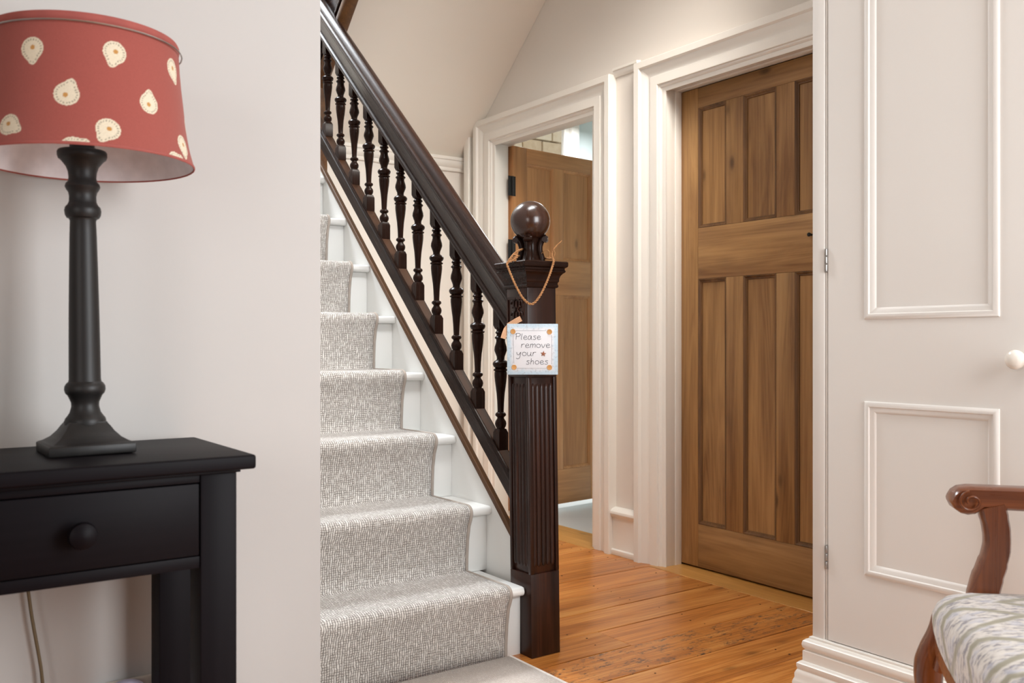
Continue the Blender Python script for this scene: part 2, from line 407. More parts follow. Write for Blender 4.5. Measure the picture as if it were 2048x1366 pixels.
# ------------------------------------------------------------------ setting: walls
def struct(o, label=None): return tag(o, label, kind='structure')
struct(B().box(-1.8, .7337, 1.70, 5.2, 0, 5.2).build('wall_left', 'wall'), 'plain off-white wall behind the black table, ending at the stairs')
wr = B()
WT = .13
wr.box(WX, WX+WT, 1.46, 1.90, 0, 5.2).box(WX, WX+WT, 2.77, 3.165, 0, 5.2).box(WX, WX+WT, 4.03, 4.40, 0, 5.2)
wr.box(WX, WX+WT, 1.90, 2.77, 2.0, 5.2).box(WX, WX+WT, 3.165, 4.03, 2.0, 5.2)
struct(wr.build('wall_right', 'wall_hall'), 'off-white wall holding the two pine doors')
struct(B().box(1.66, WX, 4.30, 4.40, 0, 2.9).build('wall_back', 'wall_hall'), 'end wall of the hall seen between the balusters')
struct(B().box(.70, WX+WT, 5.15, 5.25, 0, 5.2).build('wall_landing', 'wall_hall'), 'wall behind the upper landing')
# sloping soffit under the upper flight
def sz(y): return 2.162-.875*(y-4.035)
struct(B().loft([[(x, 4.31, sz(4.31)), (x, 3.305, sz(3.305)), (x, 3.305, sz(3.305)+.12), (x, 4.31, sz(4.31)+.25)] for x in (1.665, WX-.001)]).build('ceiling', 'ceil', smooth=0), 'sloping underside of the upper flight')
struct(B().box(1.70, WX+WT, 1.95, 3.31, 2.80, 2.9).build('ceiling.001', 'ceil'))
struct(B().box(-1.8, WX+WT, -1.6, 1.95, 2.80, 2.9).build('ceiling.002', 'ceil'))
struct(B().box(.70, WX+WT, 1.85, 5.2, 5.2, 5.3).build('ceiling.003', 'ceil'))
struct(B().box(.70, WX+WT, 1.85, 1.95, 2.9, 5.2).build('wall_front', 'wall_hall'))
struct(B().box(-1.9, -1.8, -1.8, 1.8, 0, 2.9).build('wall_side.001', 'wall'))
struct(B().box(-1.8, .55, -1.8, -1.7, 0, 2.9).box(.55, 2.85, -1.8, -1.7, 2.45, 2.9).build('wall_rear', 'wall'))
# moulding at the foot of the soffit on the end wall
pr = [(0, 1.858), (.012, 1.858), (.016, 1.866), (.014, 1.876), (.024, 1.886), (.030, 1.900), (.030, 1.912), (.036, 1.916), (.036, 1.932), (0, 1.936)]
struct(B().loft([[(x, 4.30-d, z) for d, z in pr] for x in (1.665, WX)]).build('trim_1', 'trim'), 'cream picture rail on the end wall')
pr2 = [(0, 2.088), (.008, 2.088), (.012, 2.094), (.018, 2.102), (.018, 2.110), (.024, 2.114), (.024, 2.124), (0, 2.128)]
struct(B().loft([[(WX-d, y, z) for d, z in pr2] for y in (2.8885, 3.043)]).build('trim_2', 'trim'), 'short picture rail between the two door frames')
struct(B().box(WX-.045, WX, 4.185, 4.235, 0, 2.06).build('trim_3', 'trim', bevel=.006), 'narrow white strip left of the open door frame')
sk = [(0, 0), (.030, 0), (.030, .022), (.022, .026), (.022, .160), (.026, .164), (.032, .170), (.036, .180), (.034, .190), (.026, .198), (.014, .203), (0, .206)]
struct(B().loft([[(WX-d, y, z) for d, z in sk] for y in (2.87, 3.05)]).build('baseboard_right', 'trim', bevel=.001), 'white skirting between the two door frames')
struct(B().loft([[(x, 4.30-d, z) for d, z in sk] for x in (1.665, WX-.05)]).build('baseboard_back', 'trim', bevel=.001))

# ------------------------------------------------------------------ doors
ARCH = [(-.012, 0), (-.012, .006), (.0, .009), (.006, .009), (.008, .014), (.013, .018), (.018, .018), (.019, .024), (.021, .026), (.060, .026), (.063, .021), (.070, .020), (.084, .024), (.096, .031), (.106, .033),
        (.110, .040), (.113, .044), (.1405, .044), (.143, .041), (.143, 0)]
def architrave(parent, y0, y1, z1, prof):
    zs_ = .92
    def seg(name, sta): B().loft(sta).build(name, 'trim', parent, smooth=35)
    seg('architrave', [[(WX-d, y1+t, 0) for t, d in prof], [(WX-d, y1+t, z1+t*zs_) for t, d in prof]])
    seg('architrave', [[(WX-d, y1+t, z1+t*zs_) for t, d in prof], [(WX-d, y0-t, z1+t*zs_) for t, d in prof]])
    seg('architrave', [[(WX-d, y0-t, 0) for t, d in prof], [(WX-d, y0-t, z1+t*zs_) for t, d in prof]])
def lining(parent, y0, y1, z1, xe, zd):
    # jambs and head lining the opening, with a rebate for the leaf
    B().box(WX-.004, xe-.034, y1, y1+.03, 0, z1+.03).box(xe-.034, xe, y1-.004, y1+.03, 0, z1+.03).build('door_jamb', 'trim', parent, .0015)
    B().box(WX-.004, xe-.034, y0-.03, y0, 0, z1+.03).box(xe-.034, xe, y0-.03, y0+.004, 0, z1+.03).build('door_jamb', 'trim', parent, .0015)
    B().box(WX-.004, xe-.034, y0, y1, z1, z1+.03).box(xe-.034, xe, y0, y1, z1-.004, z1+.03).build('door_head', 'trim', parent, .0015)
def leaf(parent, W, H, cols, rows, pm, T=.040, rec=.013):
    """panelled leaf in local coordinates: x across, y into the door, z up. returns the leaf object"""
    g = B().box(.01, W-.01, rec+.006, T-rec-.006, .01, H-.01)
    lf = g.build('door_leaf', pm+'z', parent, 0)
    e = .0006
    # stiles
    box('stile', (0, cols[0][0]-e, 0, T, 0, H), pm+'z', lf, .0012)
    box('stile', (cols[-1][1]+e, W, 0, T, 0, H), pm+'z', lf, .0012)
    zr = [0]+[z for r in rows for z in r]+[H]
    for i in range(0, len(zr), 2):
        box('rail', (cols[0][0], cols[-1][1], .0004, T-.0004, zr[i]+e*(i > 0), zr[i+1]-e), pm+'x', lf, .0012)
    for (za, zb) in rows:
        for i in range(len(cols)-1):
            box('mullion', (cols[i][1]+e, cols[i+1][0]-e, .0004, T-.0004, za, zb), pm+'z', lf, .0012)
        for (xa, xb) in cols:
            box('panel', (xa, xb, rec, T-rec, za, zb), pm+'z', lf, 0)
            pf = [(0, .0005), (.003, .0005), (.006, .003), (.009, .0075), (.013, .0085), (.015, rec), (0, rec)]
            rings = []
            for sx, sz_ in ((0, 0), (1, 0), (1, 1), (0, 1), (0, 0)):
                rings.append([((xa+t if not sx else xb-t), d, (za+t if not sz_ else zb-t)) for t, d in pf])
            B().loft(rings, caps=False).build('panel_moulding', 'mouldz' if pm == 'pine' else 'pinebz', lf, smooth=30)
    return lf
d1 = empty('door_1'); tag(d1, 'closed pine door with two rows of panels, right of the open one', kind='structure')
architrave(d1, 1.925, 2.744, 1.972, ARCH)
lining(d1, 1.925, 2.738, 1.972, 2.788, 1.97)
box('door_gap_sheet', (2.788+.042, 2.84, 1.9, 2.78, 0, 2.0), 'gap', d1, 0)  # dark sheet across the opening behind the leaf, painted as shade in its gaps
l1 = leaf(d1, .806, 1.958, [(.094, .243), (.330, .488), (.572, .712)], [(.175, 1.176), (1.385, 1.876)], 'pine')
l1.location = (2.788, 2.736, .009); l1.rotation_euler = (0, 0, -PI/2)
hk = B().lathe([(.004, 0), (.004, .012), (.007, .014), (.0075, .019), (.005, .022)], seg=12).build('keyhole_knob', 'iron', l1, loc=(.648, 0, 1.305), rot=(PI/2, 0, 0))
d2 = empty('door_2'); tag(d2, 'pine door standing open into the next room', kind='structure')
architrave(d2, 3.187, 4.0, 1.968, ARCH)
B().box(WX-.004, 2.787, 4.0, 4.03, 0, 2.0).box(2.787, WX+WT+.01, 4.015, 4.03, 0, 2.0).build('door_jamb', 'trim', d2, .0015)
B().box(WX-.004, WX+WT+.01, 3.16, 3.185, 0, 2.0).build('door_jamb', 'trim', d2, .0015)
B().box(WX-.004, 2.787, 3.185, 4.0, 1.968, 2.0).box(2.787, WX+WT+.01, 3.185, 4.015, 1.982, 2.0).build('door_head', 'trim', d2, .0015)
l2 = leaf(d2, .785, 1.935, [(.097, .300), (.372, .592)], [(.190, 1.155), (1.349, 1.852)], 'pineb')
l2.location = (2.802, 3.975, .031); l2.rotation_euler = (0, 0, math.radians(6.3))
for z in (1.72, 1.385, .25):
    B().box(-.012, -.001, -.002, .002, z-.052+.01, z+.052-.01).box(-.036, -.010, -.003, .0, z-.052, z+.052).box(-.001, .016, -.0025, .0, z-.052, z+.052).build('hinge', 'iron', l2, .0006)
    B().lathe([(.0048, -.052), (.0048, .052)], c=(-.006, -.004, z), seg=10).build('hinge_pin', 'iron', l2)

# ------------------------------------------------------------------ next room
struct(B().box(2.83, 5.4, 5.40, 5.50, 0, 1.35).box(2.83, 3.2, 5.40, 5.5, 1.35, 2.9).box(4.372, 5.4, 5.4, 5.5, 1.35, 2.9).box(3.2, 4.372, 5.4, 5.5, 2.62, 2.9).build('wall_far', 'blue'), 'pale blue wall of the next room')
struct(B().box(5.4, 5.5, 2.2, 5.5, 0, 2.9).build('wall_side', 'blue'))
struct(B().box(2.83, 5.4, 2.1, 2.2, 0, 2.9).build('wall_near', 'blue'))
struct(B().box(2.83, 5.5, 2.1, 5.5, 2.9, 3.0).build('ceiling.004', 'ceil'))
wn = empty('window_1'); tag(wn, 'white framed window of the next room, above the open door', kind='structure')
fr = B().box(4.30, 4.372, 5.34, 5.44, 1.33, 2.66).box(3.2, 3.27, 5.34, 5.44, 1.33, 2.66).box(3.27, 4.30, 5.34, 5.44, 1.33, 1.41).box(3.27, 4.30, 5.34, 5.44, 2.58, 2.66)
fr.build('window_frame', 'trim', wn, .004)
B().box(4.255, 4.30, 5.37, 5.41, 1.41, 2.58).box(3.27, 3.31, 5.37, 5.41, 1.41, 2.58).box(3.31, 4.255, 5.37, 5.41, 1.41, 1.45).box(3.31, 4.255, 5.37, 5.41, 2.54, 2.58).build('window_sash', 'trim', wn, .003)
B().box(3.31, 4.255, 5.388, 5.392, 1.45, 2.54).build('pane', 'glass', wn)
ow = tag(empty('outside_wall', (3.9, 6.7, 0)), 'pale sandstone wall outside, seen above the open door', 'wall')
B().box(-1.6, 1.6, .03, .2, 0, 4).build('mortar', 'mortar', ow)
bmesh_brick = None
for r in range(7):
    for c in range(9):
        x0 = -.55+c*.225+(.11 if r % 2 else 0); z0 = 2.12+r*.142
        if bmesh_brick is None:
            bmesh_brick = B().box(-.105, .105, -.02, .05, -.064, .064).build('stone_block', 'brick', ow, .006)
            o = bmesh_brick
        else:
            o = bmesh_brick.copy(); C.objects.link(o); o.parent = ow
        o.location = (x0, random.uniform(-.006, .006), z0)

# ------------------------------------------------------------------ staircase
R_, G_, Y1 = .2048, .2134, 2.2275
XS, XL = 1.618, .7337
st = tag(empty('staircase', (1.2, 2.4, 0)), 'staircase with white painted treads and dark turned balustrade', 'staircase')
inv = Vector((1.2, 2.4, 0))
def sb(b, name, mat, bevel=0, parent=None, **kw):
    o = b.build(name, mat, None, bevel, **kw); o.parent = st; o.matrix_parent_inverse = Matrix.Translation(-inv); return o
NSTEP = 10
for k in range(1, NSTEP+1):
    yk = Y1+G_*(k-1); zk = R_*k; xe = XS if k > 1 else 1.5965
    sb(B().box(XL+.001, xe-.0005, yk, yk+.016, zk-R_+(.0005 if k > 1 else 0), zk-.028), 'riser', 'stairwhite', .001)
    # tread with rounded nosing
    ye = yk+G_+.012 if k < NSTEP else 5.15
    prof = [(ye, zk-.027), (ye, zk)]
    for a in range(0, 9):
        t = PI/2+a*PI/8; prof.append((yk-.016+.0135*math.cos(t), zk-.0135+.0135*math.sin(t)))
    prof = [(py, pz) for py, pz in prof]
    rings = [[(XL+.001, a, b_) for a, b_ in prof], [(xe-.006, a, b_) for a, b_ in prof]]
    cy = sum(p[0] for p in prof)/len(prof)
    if k == 1:
        prof2 = [(max(a, yk-.020) if a < yk else a, zk-.0135+(b_-zk+.0135)*.72) for a, b_ in prof]
        rings.append([(xe-.0005, a, b_) for a, b_ in prof2])
    else: rings[-1] = [(xe-.0005, a, b_) for a, b_ in prof]
    sb(B().loft(rings), 'tread', 'stairwhite', smooth=50)
# string board and spandrel (white), brown varnished capping
def strz(y): return .934*(y-2.17)+.213
y0s, y1s = 2.272, 3.86
sb(B().prism([(y0s, 0), (y0s, strz(y0s)), (y1s, strz(y1s)), (y1s, 0)], 0, XS, XS+.009), 'string_board', 'stairwhite', .001)
sb(B().prism([(y0s, strz(y0s)+.0005), (y0s, strz(y0s)+.024), (y1s, strz(y1s)+.024), (y1s, strz(y1s)+.0005)], 0, 1.6095, 1.6275), 'string_capping', 'brownstrip', .0015)
# base rail carrying the balusters
def brz(y): return .923*(y-2.17)+.413
def sweep_rail(name, prof, f, ya, yb, mat, smooth=38):
    return sb(B().loft([[(x, yy, f(yy)+b_) for x, b_ in prof] for yy in (ya, yb)]), name, mat, smooth=smooth)
bp = [(1.605, -.077), (1.605, -.022), (1.608, -.018), (1.608, -.012), (1.604, -.008), (1.606, -.001), (1.610, 0), (1.643, 0), (1.648, -.002), (1.650, -.077)]
sweep_rail('base_rail', bp, brz, 2.270, 3.86, 'darkrake')
sb(B().loft([[(x, yy, brz(yy)+b_) for x, b_ in ((1.6115, -.001), (1.6115, .0018), (1.6425, .0018), (1.6425, -.001))] for yy in (2.272, 3.86)]), 'base_rail_fillet', 'railtop', smooth=0)
# handrail
def hrz(y): return .903*(y-2.17)
HC = 1.637
hp = [(1.618, .826), (1.611, .829), (1.6085, .834), (1.6085, .843), (1.611, .848), (1.617, .852), (1.617, .857), (1.613, .885), (1.606, .915), (1.604, .924), (1.600, .930), (1.5975, .938), (1.598, .946), (1.602, .953),
      (1.608, .956), (1.610, .957), (1.613, .966), (1.619, .976), (1.627, .984), (1.637, .988)]
hp = hp+[(2*HC-a, b_) for a, b_ in reversed(hp[:-1])]
sweep_rail('handrail', hp, hrz, 2.255, 3.90, 'darkrake', 42)
# balusters
BP = [(.0135, .0), (.0135, .003), (.0165, .008), (.0180, .016), (.0165, .024), (.0110, .032), (.0105, .036), (.0165, .0415), (.0170, .0456), (.0150, .050), (.0105, .0525), (.0098, .056), (.0110, .085), (.0130, .112), (.0158, .132),
      (.0180, .150), (.0196, .167), (.0196, .178), (.0180, .1815), (.0225, .1845), (.0225, .188), (.0170, .192), (.0220, .1965), (.0250, .203), (.0245, .209), (.0200, .2145), (.0130, .218), (.0120, .222), (.0130, .229),
      (.0165, .238), (.0200, .2485), (.0190, .259), (.0160, .269), (.0140, .277), (.0145, .283), (.0185, .2865), (.0185, .290), (.0135, .294), (.0125, .299), (.0165, .3025), (.0165, .306), (.0135, .309), (.0125, .312), (.0150, .315), (.0150, .322), (.0150, .33)]
bal0 = None
NB = 12
XB = 1.6285
for k in range(NB):
    yb = 2.378+.1318*k
    zb = brz(yb)+.052   # where the turning starts
    h = .017
    if bal0 is None:
        b = B().lathe([(.0125, -.002)]+BP, seg=24)
        # square plinth with chamfered shoulders, its foot cut to the rake of the rail
        lo = [(-h, -h, -.052-h*.946), (h, -h, -.052-h*.946), (h, h, -.052+h*.946), (-h, h, -.052+h*.946)]
        lo = [(a, c, z-.001) for a, c, z in lo]
        b.loft([lo, [(sx*h, sy*h, -.012) for sx, sy in ((-1, -1), (1, -1), (1, 1), (-1, 1))], [(sx*.0125, sy*.0125, 0) for sx, sy in ((-1, -1), (1, -1), (1, 1), (-1, 1))]])
        hi = [(-h, -h, .360), (h, -h, .360), (h, h, .392), (-h, h, .392)]
        b.loft([[(sx*.0125, sy*.0125, .316) for sx, sy in ((-1, -1), (1, -1), (1, 1), (-1, 1))], [(sx*h, sy*h, .328) for sx, sy in ((-1, -1), (1, -1), (1, 1), (-1, 1))], hi])
        bal0 = b.build('baluster', 'darkz', None, smooth=30); o = bal0
    else:
        o = bal0.copy(); C.objects.link(o)
    o.parent = st; o.matrix_parent_inverse = Matrix.Translation(-inv)
    o.location = (XB, yb, zb)
    # the gap between the two rails narrows slightly going up
    o.scale = (1, 1, (.361-.020*(yb-2.17))/.361)

# newel post (leans a touch), built around its own foot
nw = empty('newel_post'); nw.parent = st; nw.matrix_parent_inverse = Matrix.Translation(-inv)
nw.location = (1.6495, 2.2225, 0)
lean = .0125
nw.rotation_euler = (-.575*lean, -.818*lean, 0)
s = .0525
shaft = B()
shaft.box(-s, s, -s, s, 0, .245)
shaft.box(-s+.006, s-.006, -s+.006, s-.006, .245, .825)
shaft.box(-s, s, -s, s, .825, 1.10)
# corner fillets beside the flutes
for sx in (-1, 1):
    for sy in (-1, 1):
        shaft.box(sx*s, sx*(s-.012), sy*s, sy*(s-.012), .245, .825)
shaft_o = shaft.build('newel_shaft', 'newelwood', nw, .0015)
# reeds on each face
def reed(face, off, r, z0, z1):
    c_, s_ = math.cos(face), math.sin(face)
    pts = []
    prof = [(0, z0), (r*.8, z0+.006), (r, z0+.016), (r, z1-.016), (r*.8, z1-.006), (0, z1)]
    rings = []
    for rr, z in prof:
        ring = []
        for q in range(9):
            a = PI*q/8; lx = off+rr*math.cos(a)*(1 if rr else 0); ly = -(s-.007)-rr*.75*math.sin(a)
            ring.append((lx*c_-ly*s_, lx*s_+ly*c_, z))
        rings.append(ring)
    return rings
for face in (0, PI/2, PI, -PI/2):
    rb = B()
    for off, r in ((-.0325, .0075), (-.0165, .0085), (0, .0078), (.0165, .0085), (.0325, .0075)):
        rb.loft(reed(face, off, r, .262, .808), caps=False, closed=False)
    rb.build('reeding', 'newelwood', nw, smooth=50)
# carved panel on the stair side face (-x)
cp = B()
xf = -s
cp.box(xf-.003, xf+.001, -s+.002, -s+.008, .915, 1.062).box(xf-.003, xf+.001, s-.008, s-.002, .915, 1.062).box(xf-.003, xf+.001, -s+.002, s-.002, 1.056, 1.064)
for k in range(4):
    zc = .94+.034*k
    for sg in (-1, 1):
        pts = [Vector((xf-.002, sg*(.004+.013*math.sin(t*PI)), zc-.016+.034*t)) for t in [q/10 for q in range(11)]]
        cp.tube(pts, .0025, 6)
        pts = [Vector((xf-.002, sg*(.022+.008*math.cos(t*2*PI)), zc+.010*math.sin(t*2*PI))) for t in [q/12 for q in range(10)]]
        cp.tube(pts, .0023, 6)
    cp.tube([Vector((xf-.002, 0, zc-.010)), Vector((xf-.003, 0, zc+.010))], [.004, .002], 6)
cp.build('carved_panel', 'newelwood', nw, smooth=50)
# moulded cap
capp = [(.0528, 1.088), (.057, 1.090), (.059, 1.095), (.057, 1.099), (.057, 1.104), (.060, 1.108), (.0605, 1.116), (.063, 1.124), (.068, 1.131), (.0735, 1.135), (.0745, 1.139), (.0725, 1.142), (.0725, 1.147), (.079, 1.151), (.080, 1.156), (.080, 1.164), (.077, 1.167), (.034, 1.170)]
cb_ = B().loft([[(sx*w_, sy*w_, z) for sx, sy in ((-1, -1), (1, -1), (1, 1), (-1, 1))] for w_, z in capp])
cb_.build('newel_cap', 'darkx', nw, smooth=25)
# finial: base block with four scrolled brackets, then the ball
nk = B().lathe([(.034, 1.166), (.034, 1.171), (.029, 1.176), (.024, 1.19), (.021, 1.205), (.021, 1.222), (.026, 1.238), (.034, 1.246), (.030, 1.250)], seg=28)
for q in range(4):
    a = q*PI/2+PI/4
    pts = []; rad = []
    for (rr, z, r2) in ((.033, 1.170, .010), (.034, 1.178, .0105), (.030, 1.190, .010), (.027, 1.203, .0095), (.0275, 1.216, .0095), (.031, 1.228, .010), (.037, 1.237, .0105), (.044, 1.2405, .0105), (.0485, 1.236, .009)):
        pts.append(Vector((rr*math.cos(a), rr*math.sin(a), z))); rad.append(r2)
    nk.tube(pts, rad, 10)
    tx, ty = -math.sin(a), math.cos(a)
    nk.tube([Vector((.0445*math.cos(a)+tx*e_, .0445*math.sin(a)+ty*e_, 1.235)) for e_ in (-.012, 0, .012)], [.0085, .0095, .0085], 12)
nk.build('finial_base', 'darkz', nw, smooth=50)
zc = 1.2925; rb_ = .0598
B().lathe([(max(.0005, rb_*math.sin(PI*k/40)), zc-rb_*math.cos(PI*k/40)) for k in range(41)], seg=56).build('finial_ball', 'ballwood', nw, smooth=60)

# upper flight: string with a bead, drop newel
def usz(y): return 2.367-.91*(y-3.537)
us = B().prism([(3.90, usz(3.90)), (3.00, usz(3.00)), (3.00, usz(3.00)+.34), (3.90, usz(3.90)+.34)], 0, 1.655, 1.69)
sb(us, 'upper_string', 'darky', .002)
sb(B().prism([(3.90, usz(3.90)-.002), (3.00, usz(3.00)-.002), (3.00, usz(3.00)+.040), (3.90, usz(3.90)+.040)], 0, 1.640, 1.700), 'upper_string_bead', 'brownstrip', .006)
sb(B().prism([(3.90, usz(3.90)+.075), (3.00, usz(3.00)+.075), (3.00, usz(3.00)+.10), (3.90, usz(3.90)+.10)], 0, 1.645, 1.656), 'upper_string_moulding', 'darky', .004)
sb(B().box(1.597, 1.702, 3.865, 3.97, 1.30, 3.6).box(1.585, 1.714, 3.853, 3.982, 3.42, 3.47), 'upper_newel', 'brownstrip', .002)

# ------------------------------------------------------------------ stair carpet runner
def runner_path():
    pts = []
    for k in range(1, NSTEP+1):
        yk = Y1+G_*(k-1); zk = R_*k; zb = zk-R_+(.010 if k > 1 else .002)
        seg = [(yk-.012, zb+.002), (yk-.0125, zb+.04), (yk-.017, zb+.10), (yk-.026, zk-.050), (yk-.035, zk-.030)]
        for a in range(8):
            t = math.radians(190-a*100/7); seg.append((yk-.018+.0225*math.cos(t), zk-.0105+.0215*math.sin(t)))
        seg += [(yk+.03, zk+.0105), (yk+.10, zk+.010), (yk+G_-.020, zk+.0095)]
        pts += seg
    return pts
rp = runner_path()
XR0, XR1 = .735, 1.538
def ribbon_mesh(name, path, x0, x1, th, mat, parent, nx=24):
    vs = []; uvs = []; fs = []
    s_ = 0; S = []
    for i, p in enumerate(path):
        if i: s_ += math.hypot(p[0]-path[i-1][0], p[1]-path[i-1][1])
        S.append(s_)
    n = len(path)
    for i, p in enumerate(path):
        for j in range(nx+1):
            x = x0+(x1-x0)*j/nx
            vs.append((x, p[0], p[1])); uvs.append((x, S[i]))
    for i in range(n-1):
        for j in range(nx):
            a = i*(nx+1)+j; fs.append((a, a+1, a+nx+2, a+nx+1))
    me = bpy.data.meshes.new(name); me.from_pydata(vs, [], fs); me.update()
    ul = me.uv_layers.new(name='UVMap')
    for lp in me.loops: ul.data[lp.index].uv = uvs[lp.vertex_index]
    me.polygons.foreach_set('use_smooth', [True]*len(me.polygons))
    me.materials.append(M[mat])
    o = bpy.data.objects.new(name, me); C.objects.link(o); o.parent = parent
    md = o.modifiers.new('thick', 'SOLIDIFY'); md.thickness = th; md.offset = 1
    return o
rn = tag(empty('stair_runner'), 'woven pale grey loop carpet runner laid up the white stairs', 'carpet')
ro = ribbon_mesh('woven_pile', rp, XR0, XR1-.004, .006, 'carpet', rn)
ro.modifiers['thick'].offset = -1
B().tube([Vector((XR1-.003, p[0]+.002, p[1]-.003)) for p in rp], .0062, 8).build('edge_binding', 'binding', rn, smooth=60)
mt = tag(empty('floor_mat'), 'taupe loop-pile mat on the boards at the foot of the stairs', 'mat')
mo = ribbon_mesh('woven_pile', [(y_, .011) for y_ in (.95, 1.3, 1.7, 2.0, 2.205)], XR0+.03, 1.540, .010, 'mat', mt, 8)
mo.modifiers['thick'].offset = -1
for pts in ([(1.543, .95), (1.543, 2.205)], [(XR0+.027, .95), (XR0+.027, 2.205)]):
    B().tube([Vector((a, b_, .0072)) for a, b_ in pts], .0062, 8).build('edge_binding', 'matbinding', mt)

# ------------------------------------------------------------------ hanging sign
dS = 2.66
sc_ = at(1065, 698.5, dS)
sg = tag(empty('hanging_sign', sc_, (0, 0, -math.radians(35.11))), 'small square white and blue sign asking to remove shoes, hung on the newel post', 'sign')
W2 = .0735
B().box(-W2, W2, 0, .005, -W2, W2).build('sign_board', 'sign', sg, .001)
def sp(px, py): return ((px-340.5)/455*.147, (906-py)/462*.147)
bt0 = None
for (px, py) in ((165, 745), (492, 748), (175, 1070), (492, 1072)):
    x, z = sp(px, py)
    if bt0 is None:
        b = B().lathe([(.0073, 0), (.0076, .0012), (.0070, .0022), (.0055, .0018), (.002, .0016)], seg=20)
        bt0 = b.build('button', 'button', sg, rot=(PI/2, 0, 0)); o = bt0
    else:
        o = bt0.copy(); C.objects.link(o)
    o.location = (x, 0, z)
x, z = sp(438, 948)
star = [((.0085 if k % 2 == 0 else .0036)*math.sin(k*PI/5+.12), (.0085 if k % 2 == 0 else .0036)*math.cos(k*PI/5+.12)) for k in range(10)]
B().prism([(x+a, z+b_) for a, b_ in star], 1, -.0022, 0).build('star', 'rust', sg, .0004)
GL = {
 'P': ([[(0, 0), (.1, 1.5)], [(-.12, 1.3), (.2, 1.58), (.6, 1.55), (.82, 1.3), (.7, .95), (.4, .78), (.08, .8)]], .95),
 'l': ([[(.18, 1.5), (.02, .25), (.16, 0)]], .42),
 'e': ([[(.02, .45), (.55, .55), (.52, .85), (.28, .95), (.05, .6), (.08, .15), (.35, 0), (.72, .2)]], .82),
 'a': ([[(.62, .88), (.25, .95), (.02, .5), (.1, .05), (.38, .1), (.62, .85), (.6, .15), (.78, 0)]], .92),
 's': ([[(.58, .9), (.3, .95), (.12, .75), (.45, .45), (.45, .1), (.18, 0), (0, .12)]], .75),
 'r': ([[(.08, .95), (0, 0)], [(.02, .5), (.25, .9), (.55, .9)]], .66),
 'm': ([[(.08, .95), (0, 0)], [(.02, .6), (.28, .95), (.42, .8), (.38, 0)], [(.40, .6), (.68, .95), (.82, .8), (.78, 0)]], 1.0),
 'o': ([[(.35+.33*math.sin(a*PI/6), .48+.46*math.cos(a*PI/6)) for a in range(13)]], .86),
 'v': ([[(0, .95), (.25, 0), (.62, .95)]], .74),
 'y': ([[(.02, .95), (.1, .4), (.38, .3), (.66, .95)], [(.68, .95), (.5, -.4), (.2, -.75), (-.08, -.55)]], .90),
 'u': ([[(.02, .95), (.02, .25), (.25, 0), (.52, .35), (.6, .95), (.56, .15), (.75, 0)]], .88),
 'h': ([[(.14, 1.5), (0, 0)], [(.03, .5), (.3, .9), (.5, .8), (.5, 0)]], .78)}
tx = B()
def stroke(pts, w_=.00062):
    P = catmull([(a, 0, b_) for a, b_ in pts], 5) if len(pts) > 2 else [Vector((a, 0, b_)) for a, b_ in pts]
    L_, R2 = [], []
    for i, p in enumerate(P):
        t = (P[min(i+1, len(P)-1)]-P[max(i-1, 0)]).normalized(); n_ = Vector((-t.z, 0, t.x))*w_
        L_.append((p.x+n_.x, -.0004, p.z+n_.z)); R2.append((p.x-n_.x, -.0004, p.z-n_.z))
    n = len(P); tx.add(L_+R2, [(i, i+1, n+i+1, n+i) for i in range(n-1)])
for word, x0, x1, base in (('Please', 192, 414, 818), ('remove', 240, 497, 892), ('your', 198, 370, 966), ('shoes', 284, 480, 1043)):
    tot = sum(GL[c][1] for c in word)-.15; k = (x1-x0)/tot; cx = x0
    for c in word:
        for st_ in GL[c][0]:
            stroke([sp(cx+a*k, base-b_*36) for a, b_ in st_])
        cx += GL[c][1]*k
tx.build('lettering', 'ink', sg, smooth=0)
sx_ = B()
def dashes(a, b_, n):
    for i in range(n):
        t0, t1 = i/n, (i+.55)/n
        p = [sp(a[0]+(b_[0]-a[0])*t, a[1]+(b_[1]-a[1])*t) for t in (t0, t1)]
        hz = abs(b_[0]-a[0]) > abs(b_[1]-a[1]); e_ = .0005
        q = [(p[0][0], p[0][1]-e_), (p[1][0], p[1][1]-e_), (p[1][0], p[1][1]+e_), (p[0][0], p[0][1]+e_)] if hz else [(p[0][0]-e_, p[0][1]), (p[0][0]+e_, p[0][1]), (p[1][0]+e_, p[1][1]), (p[1][0]-e_, p[1][1])]
        sx_.add([(a_, -.0003, c) for a_, c in q], [(0, 1, 2, 3)])
dashes((192, 738), (466, 738), 22); dashes((203, 1080), (466, 1080), 22); dashes((166, 775), (174, 1040), 20); dashes((512, 780), (512, 1045), 20)
tag(sx_.build('stitching', 'ink', sg, smooth=0), kind='stuff')
# twine loop: two twisted strands from behind the finial, over the cap and down in a V
tw = B()
def twist(pts, r=.0020, amp=.0019, turns_per_m=110):
    P = catmull(pts, 14); s_ = 0
    for ph in (0, PI):
        Q = []; s_ = 0
        for i, p in enumerate(P):
            if i: s_ += (p-P[i-1]).length
            t = (P[min(i+1, len(P)-1)]-P[max(i-1, 0)]).normalized()
            u_ = t.cross(Vector((.3, .2, .93))).normalized(); v_ = t.cross(u_)
            a = ph+s_*turns_per_m*2*PI*.5
            Q.append(p+(u_*math.cos(a)+v_*math.sin(a))*amp)
        tw.tube(Q, r, 5)
lw = [at(1048, 516, 2.80), at(1036, 512, 2.755), at(1022, 520, 2.715), at(1014.5, 527, 2.69), at(1017, 537, 2.678), at(1029, 566, 2.655), at(1044, 594, 2.645), at(1058, 607, 2.638), at(1068, 606, 2.638), at(1082, 588, 2.645), at(1096, 558, 2.665), at(1105, 532, 2.695), at(1107, 519, 2.71), at(1098, 517, 2.75), at(1084, 516, 2.80)]
twist(lw)
